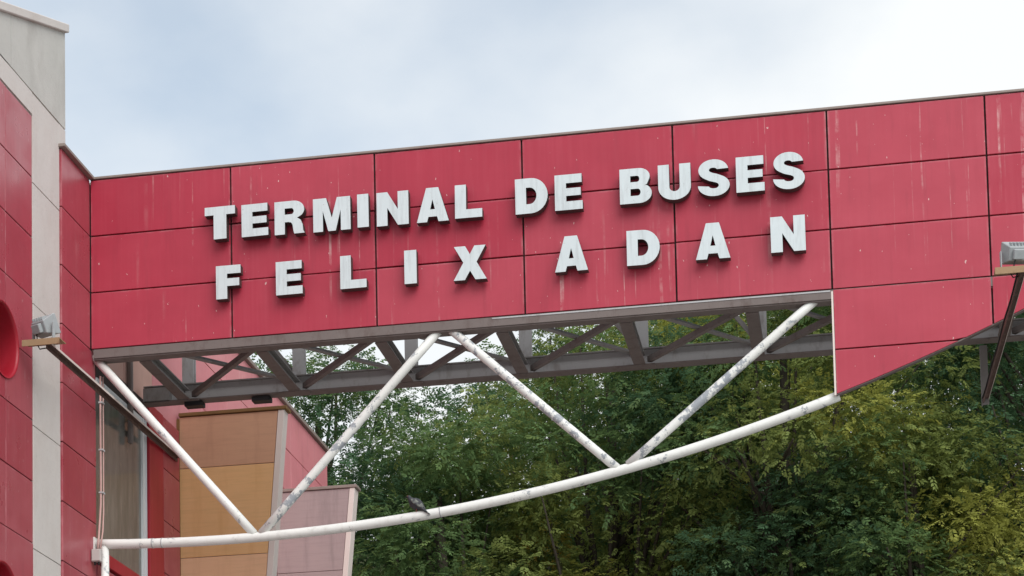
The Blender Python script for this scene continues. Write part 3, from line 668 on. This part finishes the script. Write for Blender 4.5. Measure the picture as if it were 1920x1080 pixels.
for s in (-1, 1):
    blob((-0.104, 0.010 + s * 0.021, 0.200), 0.004, 0.003, 0.004, Euler((0, 0, 0)).to_matrix(), 'eye', 'leg', pg)
    MB().tube([P0 + Vector((0.0, s * 0.022, 0.055)), P0 + Vector((-0.004, s * 0.022, 0.022)), P0 + Vector((-0.006, s * 0.020, -0.001))], 0.0045, 7).build('leg', 'leg', pg)
g = MB()
for k in range(5):
    a = (k - 2) * 0.09
    mt = Matrix.Translation(P0 + Vector((0.085, -0.026, 0.012))) @ Euler((0, R(42), a - 0.25)).to_matrix().to_4x4()
    g.box(0, 0.085, -0.009, 0.009, -0.002 + k * 0.0012, 0.0015 + k * 0.0012, mt)
g.build('tail', 'feather', pg)
pg.scale = (0.92, 1.4, 0.86); pg.location.z -= 0.012

# ------------------------------------------------------------------ trees
rng = np.random.default_rng(11)
def sprig_template():
    """a pinnate leaf: leaflets in pairs along a drooping stalk, unit length along +x"""
    q = []
    pairs = 4
    for k in range(pairs):
        t = 0.22 + 0.70 * k / (pairs - 1) * 0.92
        ln = 0.36 - 0.10 * abs(k - 1.6) / 2.4
        for s in (-1, 1):
            ang = R(58 - 6 * k)
            dx, dy = math.cos(ang) * ln, s * math.sin(ang) * ln
            wx, wy = -math.sin(ang) * s * 0.095, math.cos(ang) * 0.095
            z0 = -0.16 * t * t; z1 = z0 - 0.10
            q.append([(t, 0, z0), (t + dx * .45 + wx, dy * .45 + wy, (z0 + z1) / 2 + 0.02), (t + dx, dy, z1), (t + dx * .45 - wx, dy * .45 - wy, (z0 + z1) / 2 + 0.02)])
    q.append([(0.90, 0, -0.14), (1.02, 0.075, -0.18), (1.22, 0, -0.26), (1.02, -0.075, -0.18)])
    return np.array(q)
SPR = sprig_template(); NL = len(SPR)
def crown_mesh(name, clumps, per, size, parent, palette):
    """clumps: (centre, radius, tint index); palette: list of base colours"""
    P = []; C = []
    for (c, r, ti) in clumps:
        n = max(10, int(per * (r / 0.7) ** 2))
        d = rng.normal(size=(n, 3)); d[:, 2] = d[:, 2] * 0.9 + 0.25; d /= np.linalg.norm(d, axis=1)[:, None]
        rad = r * (0.45 + 0.6 * rng.random(n) ** 0.6)
        pos = np.array(c) + d * rad[:, None] * np.array([1.15, 1.15, 0.72])
        out = d + rng.normal(size=(n, 3)) * 0.45; out[:, 2] = out[:, 2] * 0.45 - 0.18 + rng.normal(size=n) * 0.15
        out /= np.linalg.norm(out, axis=1)[:, None]
        upv = np.tile([0, 0, 1.0], (n, 1)) + rng.normal(size=(n, 3)) * 0.38 + d * 0.3
        side = np.cross(upv, out); side /= np.linalg.norm(side, axis=1)[:, None]
        nz = np.cross(out, side)
        sc = size * (0.55 + 0.95 * rng.random(n) ** 1.4)
        tpl = SPR[None] * sc[:, None, None, None]
        tpl = tpl + rng.normal(size=(n, NL, 1, 3)) * 0.012 * size / 0.3
        V = pos[:, None, None, :] + tpl[..., 0:1] * out[:, None, None, :] + tpl[..., 1:2] * side[:, None, None, :] + tpl[..., 2:3] * nz[:, None, None, :]
        P.append(V.reshape(-1, 3))
        base = np.array(palette[ti])
        tone = 0.9 + 0.5 * rng.random(n)
        yel = np.clip(rng.normal(-0.02, 0.2, n), 0, 0.7)
        cc = base[None] * tone[:, None]; cc = cc * (1 - yel[:, None]) + np.array([0.20, 0.20, 0.035]) * yel[:, None] * tone[:, None]
        cc = np.repeat(cc, NL, axis=0) * (0.85 + 0.3 * rng.random((n * NL, 1)))
        C.append(np.repeat(cc, 4, axis=0))
    P = np.concatenate(P); C = np.concatenate(C)
    c0 = (P.min(0) + P.max(0)) / 2; P = P - c0
    nv = len(P); nf = nv // 4
    me = bpy.data.meshes.new(name)
    me.vertices.add(nv); me.vertices.foreach_set('co', P.astype(np.float32).ravel())
    me.loops.add(nv); me.loops.foreach_set('vertex_index', np.arange(nv, dtype=np.int32))
    me.polygons.add(nf); me.polygons.foreach_set('loop_start', np.arange(0, nv, 4, dtype=np.int32))
    at_ = me.color_attributes.new('tint', 'FLOAT_COLOR', 'POINT')
    at_.data.foreach_set('color', np.concatenate([C, np.ones((nv, 1))], 1).astype(np.float32).ravel())
    me.update(); me.validate(); me.materials.append(M['leaf'])
    o = bpy.data.objects.new(name, me); o.location = Vector(c0); COL.objects.link(o); WL[o.name] = Vector(c0); adopt(o, parent)
    return o
DARK, MID, OLIVE, YEL, ORG = (0.074, 0.142, 0.072), (0.118, 0.192, 0.074), (0.20, 0.245, 0.075), (0.34, 0.35, 0.085), (0.52, 0.38, 0.09)
PAL = [DARK, MID, OLIVE, YEL, ORG]
def tree(x, y, top, rx, rz, weights, label, per=80, nclump=46, size=0.30, bare=0.0):
    zb = max(0.0, hill_z(x, y)) - 0.1
    root = empty('tree', (x, y, zb), label, 'tree', 'trees behind the bridge')
    cz = top - rz
    rr = random.Random(int(x * 97 + y * 31))
    lean = (rr.uniform(-.5, .5), rr.uniform(-.4, .4))
    tp = [Vector((x + lean[0] * t * t, y + lean[1] * t * t, zb + (cz + rz * 0.45 - zb) * t)) for t in [k / 8 for k in range(9)]]
    g = MB(); g.tube(tp, [0.24 * (1 - 0.82 * k / 8) + 0.015 for k in range(9)], 10)
    trunk = g.build('trunk', 'bark', root)
    clumps = []; limbs = []
    tries = 0
    while len(clumps) < nclump and tries < 4000:
        tries += 1
        d = Vector((rr.gauss(0, 1), rr.gauss(0, 1), rr.gauss(0, 1))).normalized()
        q_ = rr.uniform(0.35, 1.0) ** 0.55
        p = Vector((x + lean[0] + d.x * rx * q_, y + lean[1] + d.y * rx * q_, cz + d.z * rz * q_))
        if p.z < zb + 1.5: continue
        r = rr.uniform(0.5, 0.95) * (1.08 - 0.35 * q_)
        if any((p - Vector(c)).length < 0.40 * (r + r2) for c, r2, _ in clumps): continue
        # whole boughs turn together: tint follows a slow field in space plus a little chance
        fv = 0.5 + 0.28 * math.sin(p.x * 1.15 + p.z * 0.9 + y) + 0.22 * math.sin(p.z * 1.7 - p.x * 0.6 + 1.3 * y) + rr.uniform(-0.16, 0.16)
        acc = 0.0; ti = 0; tot = sum(weights)
        for k_, w_ in enumerate(weights):
            acc += w_ / tot; ti = k_
            if min(0.999, max(0.0, fv)) < acc: break
        clumps.append((tuple(p), r, ti)); limbs.append(p)
    for i, p in enumerate(limbs):
        if i % 3: continue
        t = rr.uniform(0.45, 0.9); k = int(t * 8); s = tp[k].lerp(tp[min(k + 1, 8)], t * 8 - k)
        mid = s.lerp(p, 0.5) + Vector((rr.uniform(-.2, .2), rr.uniform(-.2, .2), rr.uniform(-.25, .1)))
        MB().tube([s, s.lerp(mid, .5) + Vector((0, 0, -0.06)), mid, mid.lerp(p, .6), p], [0.062, 0.05, 0.038, 0.024, 0.010], 6).build('limb', 'bark', root)
    crown_mesh('crown', clumps, per, size, root, PAL)
    return root
tree(-1.6, 15.5, 14.6, 2.3, 2.5, (5, 4, 1, 0, 0), 'sparse dark green tree with sky gaps just right of the building', 230, 66, 0.17)
tree(1.2, 13.6, 12.5, 2.0, 2.4, (2, 5, 3, 1, 0.45), 'low tree with few orange leaves beside the mauve fin', 250, 62, 0.18)
tree(3.7, 14.4, 15.2, 2.5, 3.6, (2, 4, 5, 2, 0), 'olive green tree behind the middle of the white arch', 230, 105, 0.18)
tree(6.6, 13.6, 15.2, 2.5, 3.7, (3, 4, 4, 2, 0), 'green tree behind the meeting point of the right struts', 230, 105, 0.18)
tree(8.8, 12.6, 12.7, 2.0, 2.7, (3, 3, 4, 3, 0), 'yellowish green tree below the slanting red panels', 230, 75, 0.18)
tree(11.4, 14.0, 15.2, 2.4, 3.7, (8, 3, 0, 0, 0), 'dark green tree at the right edge behind the floodlight arm', 210, 90, 0.18)
tree(1.6, 19.5, 15.8, 2.6, 3.3, (7, 3, 1, 0, 0), 'dark tree in the second row left of the olive tree', 160, 80, 0.20)
tree(5.0, 19.0, 17.2, 2.8, 3.8, (2, 4, 4, 3, 0), 'yellow tipped tree in the second row under the truss', 160, 90, 0.21)
tree(8.6, 19.0, 17.2, 2.8, 3.8, (4, 4, 4, 2, 0), 'tall mixed green tree in the second row behind the red panels', 160, 90, 0.21)
tree(12.5, 19.0, 17.0, 2.7, 3.8, (7, 3, 1, 0, 0), 'dark tree in the second row at the far right', 140, 75, 0.20)
for k, (x, y, t_) in enumerate(((0.6, 27, 18.0), (4.2, 27, 20.0), (8.2, 26.5, 20.4), (12.5, 26, 20.0))):
    tree(x, y, t_, 2.9, 4.0, (8, 3, 1, 0, 0), ['dark tree in the back row nearest the building', 'dark tree in the back row behind the left of centre', 'dark tree in the back row behind the right of centre', 'dark tree in the back row at the far right'][k], 80, 75, 0.30)
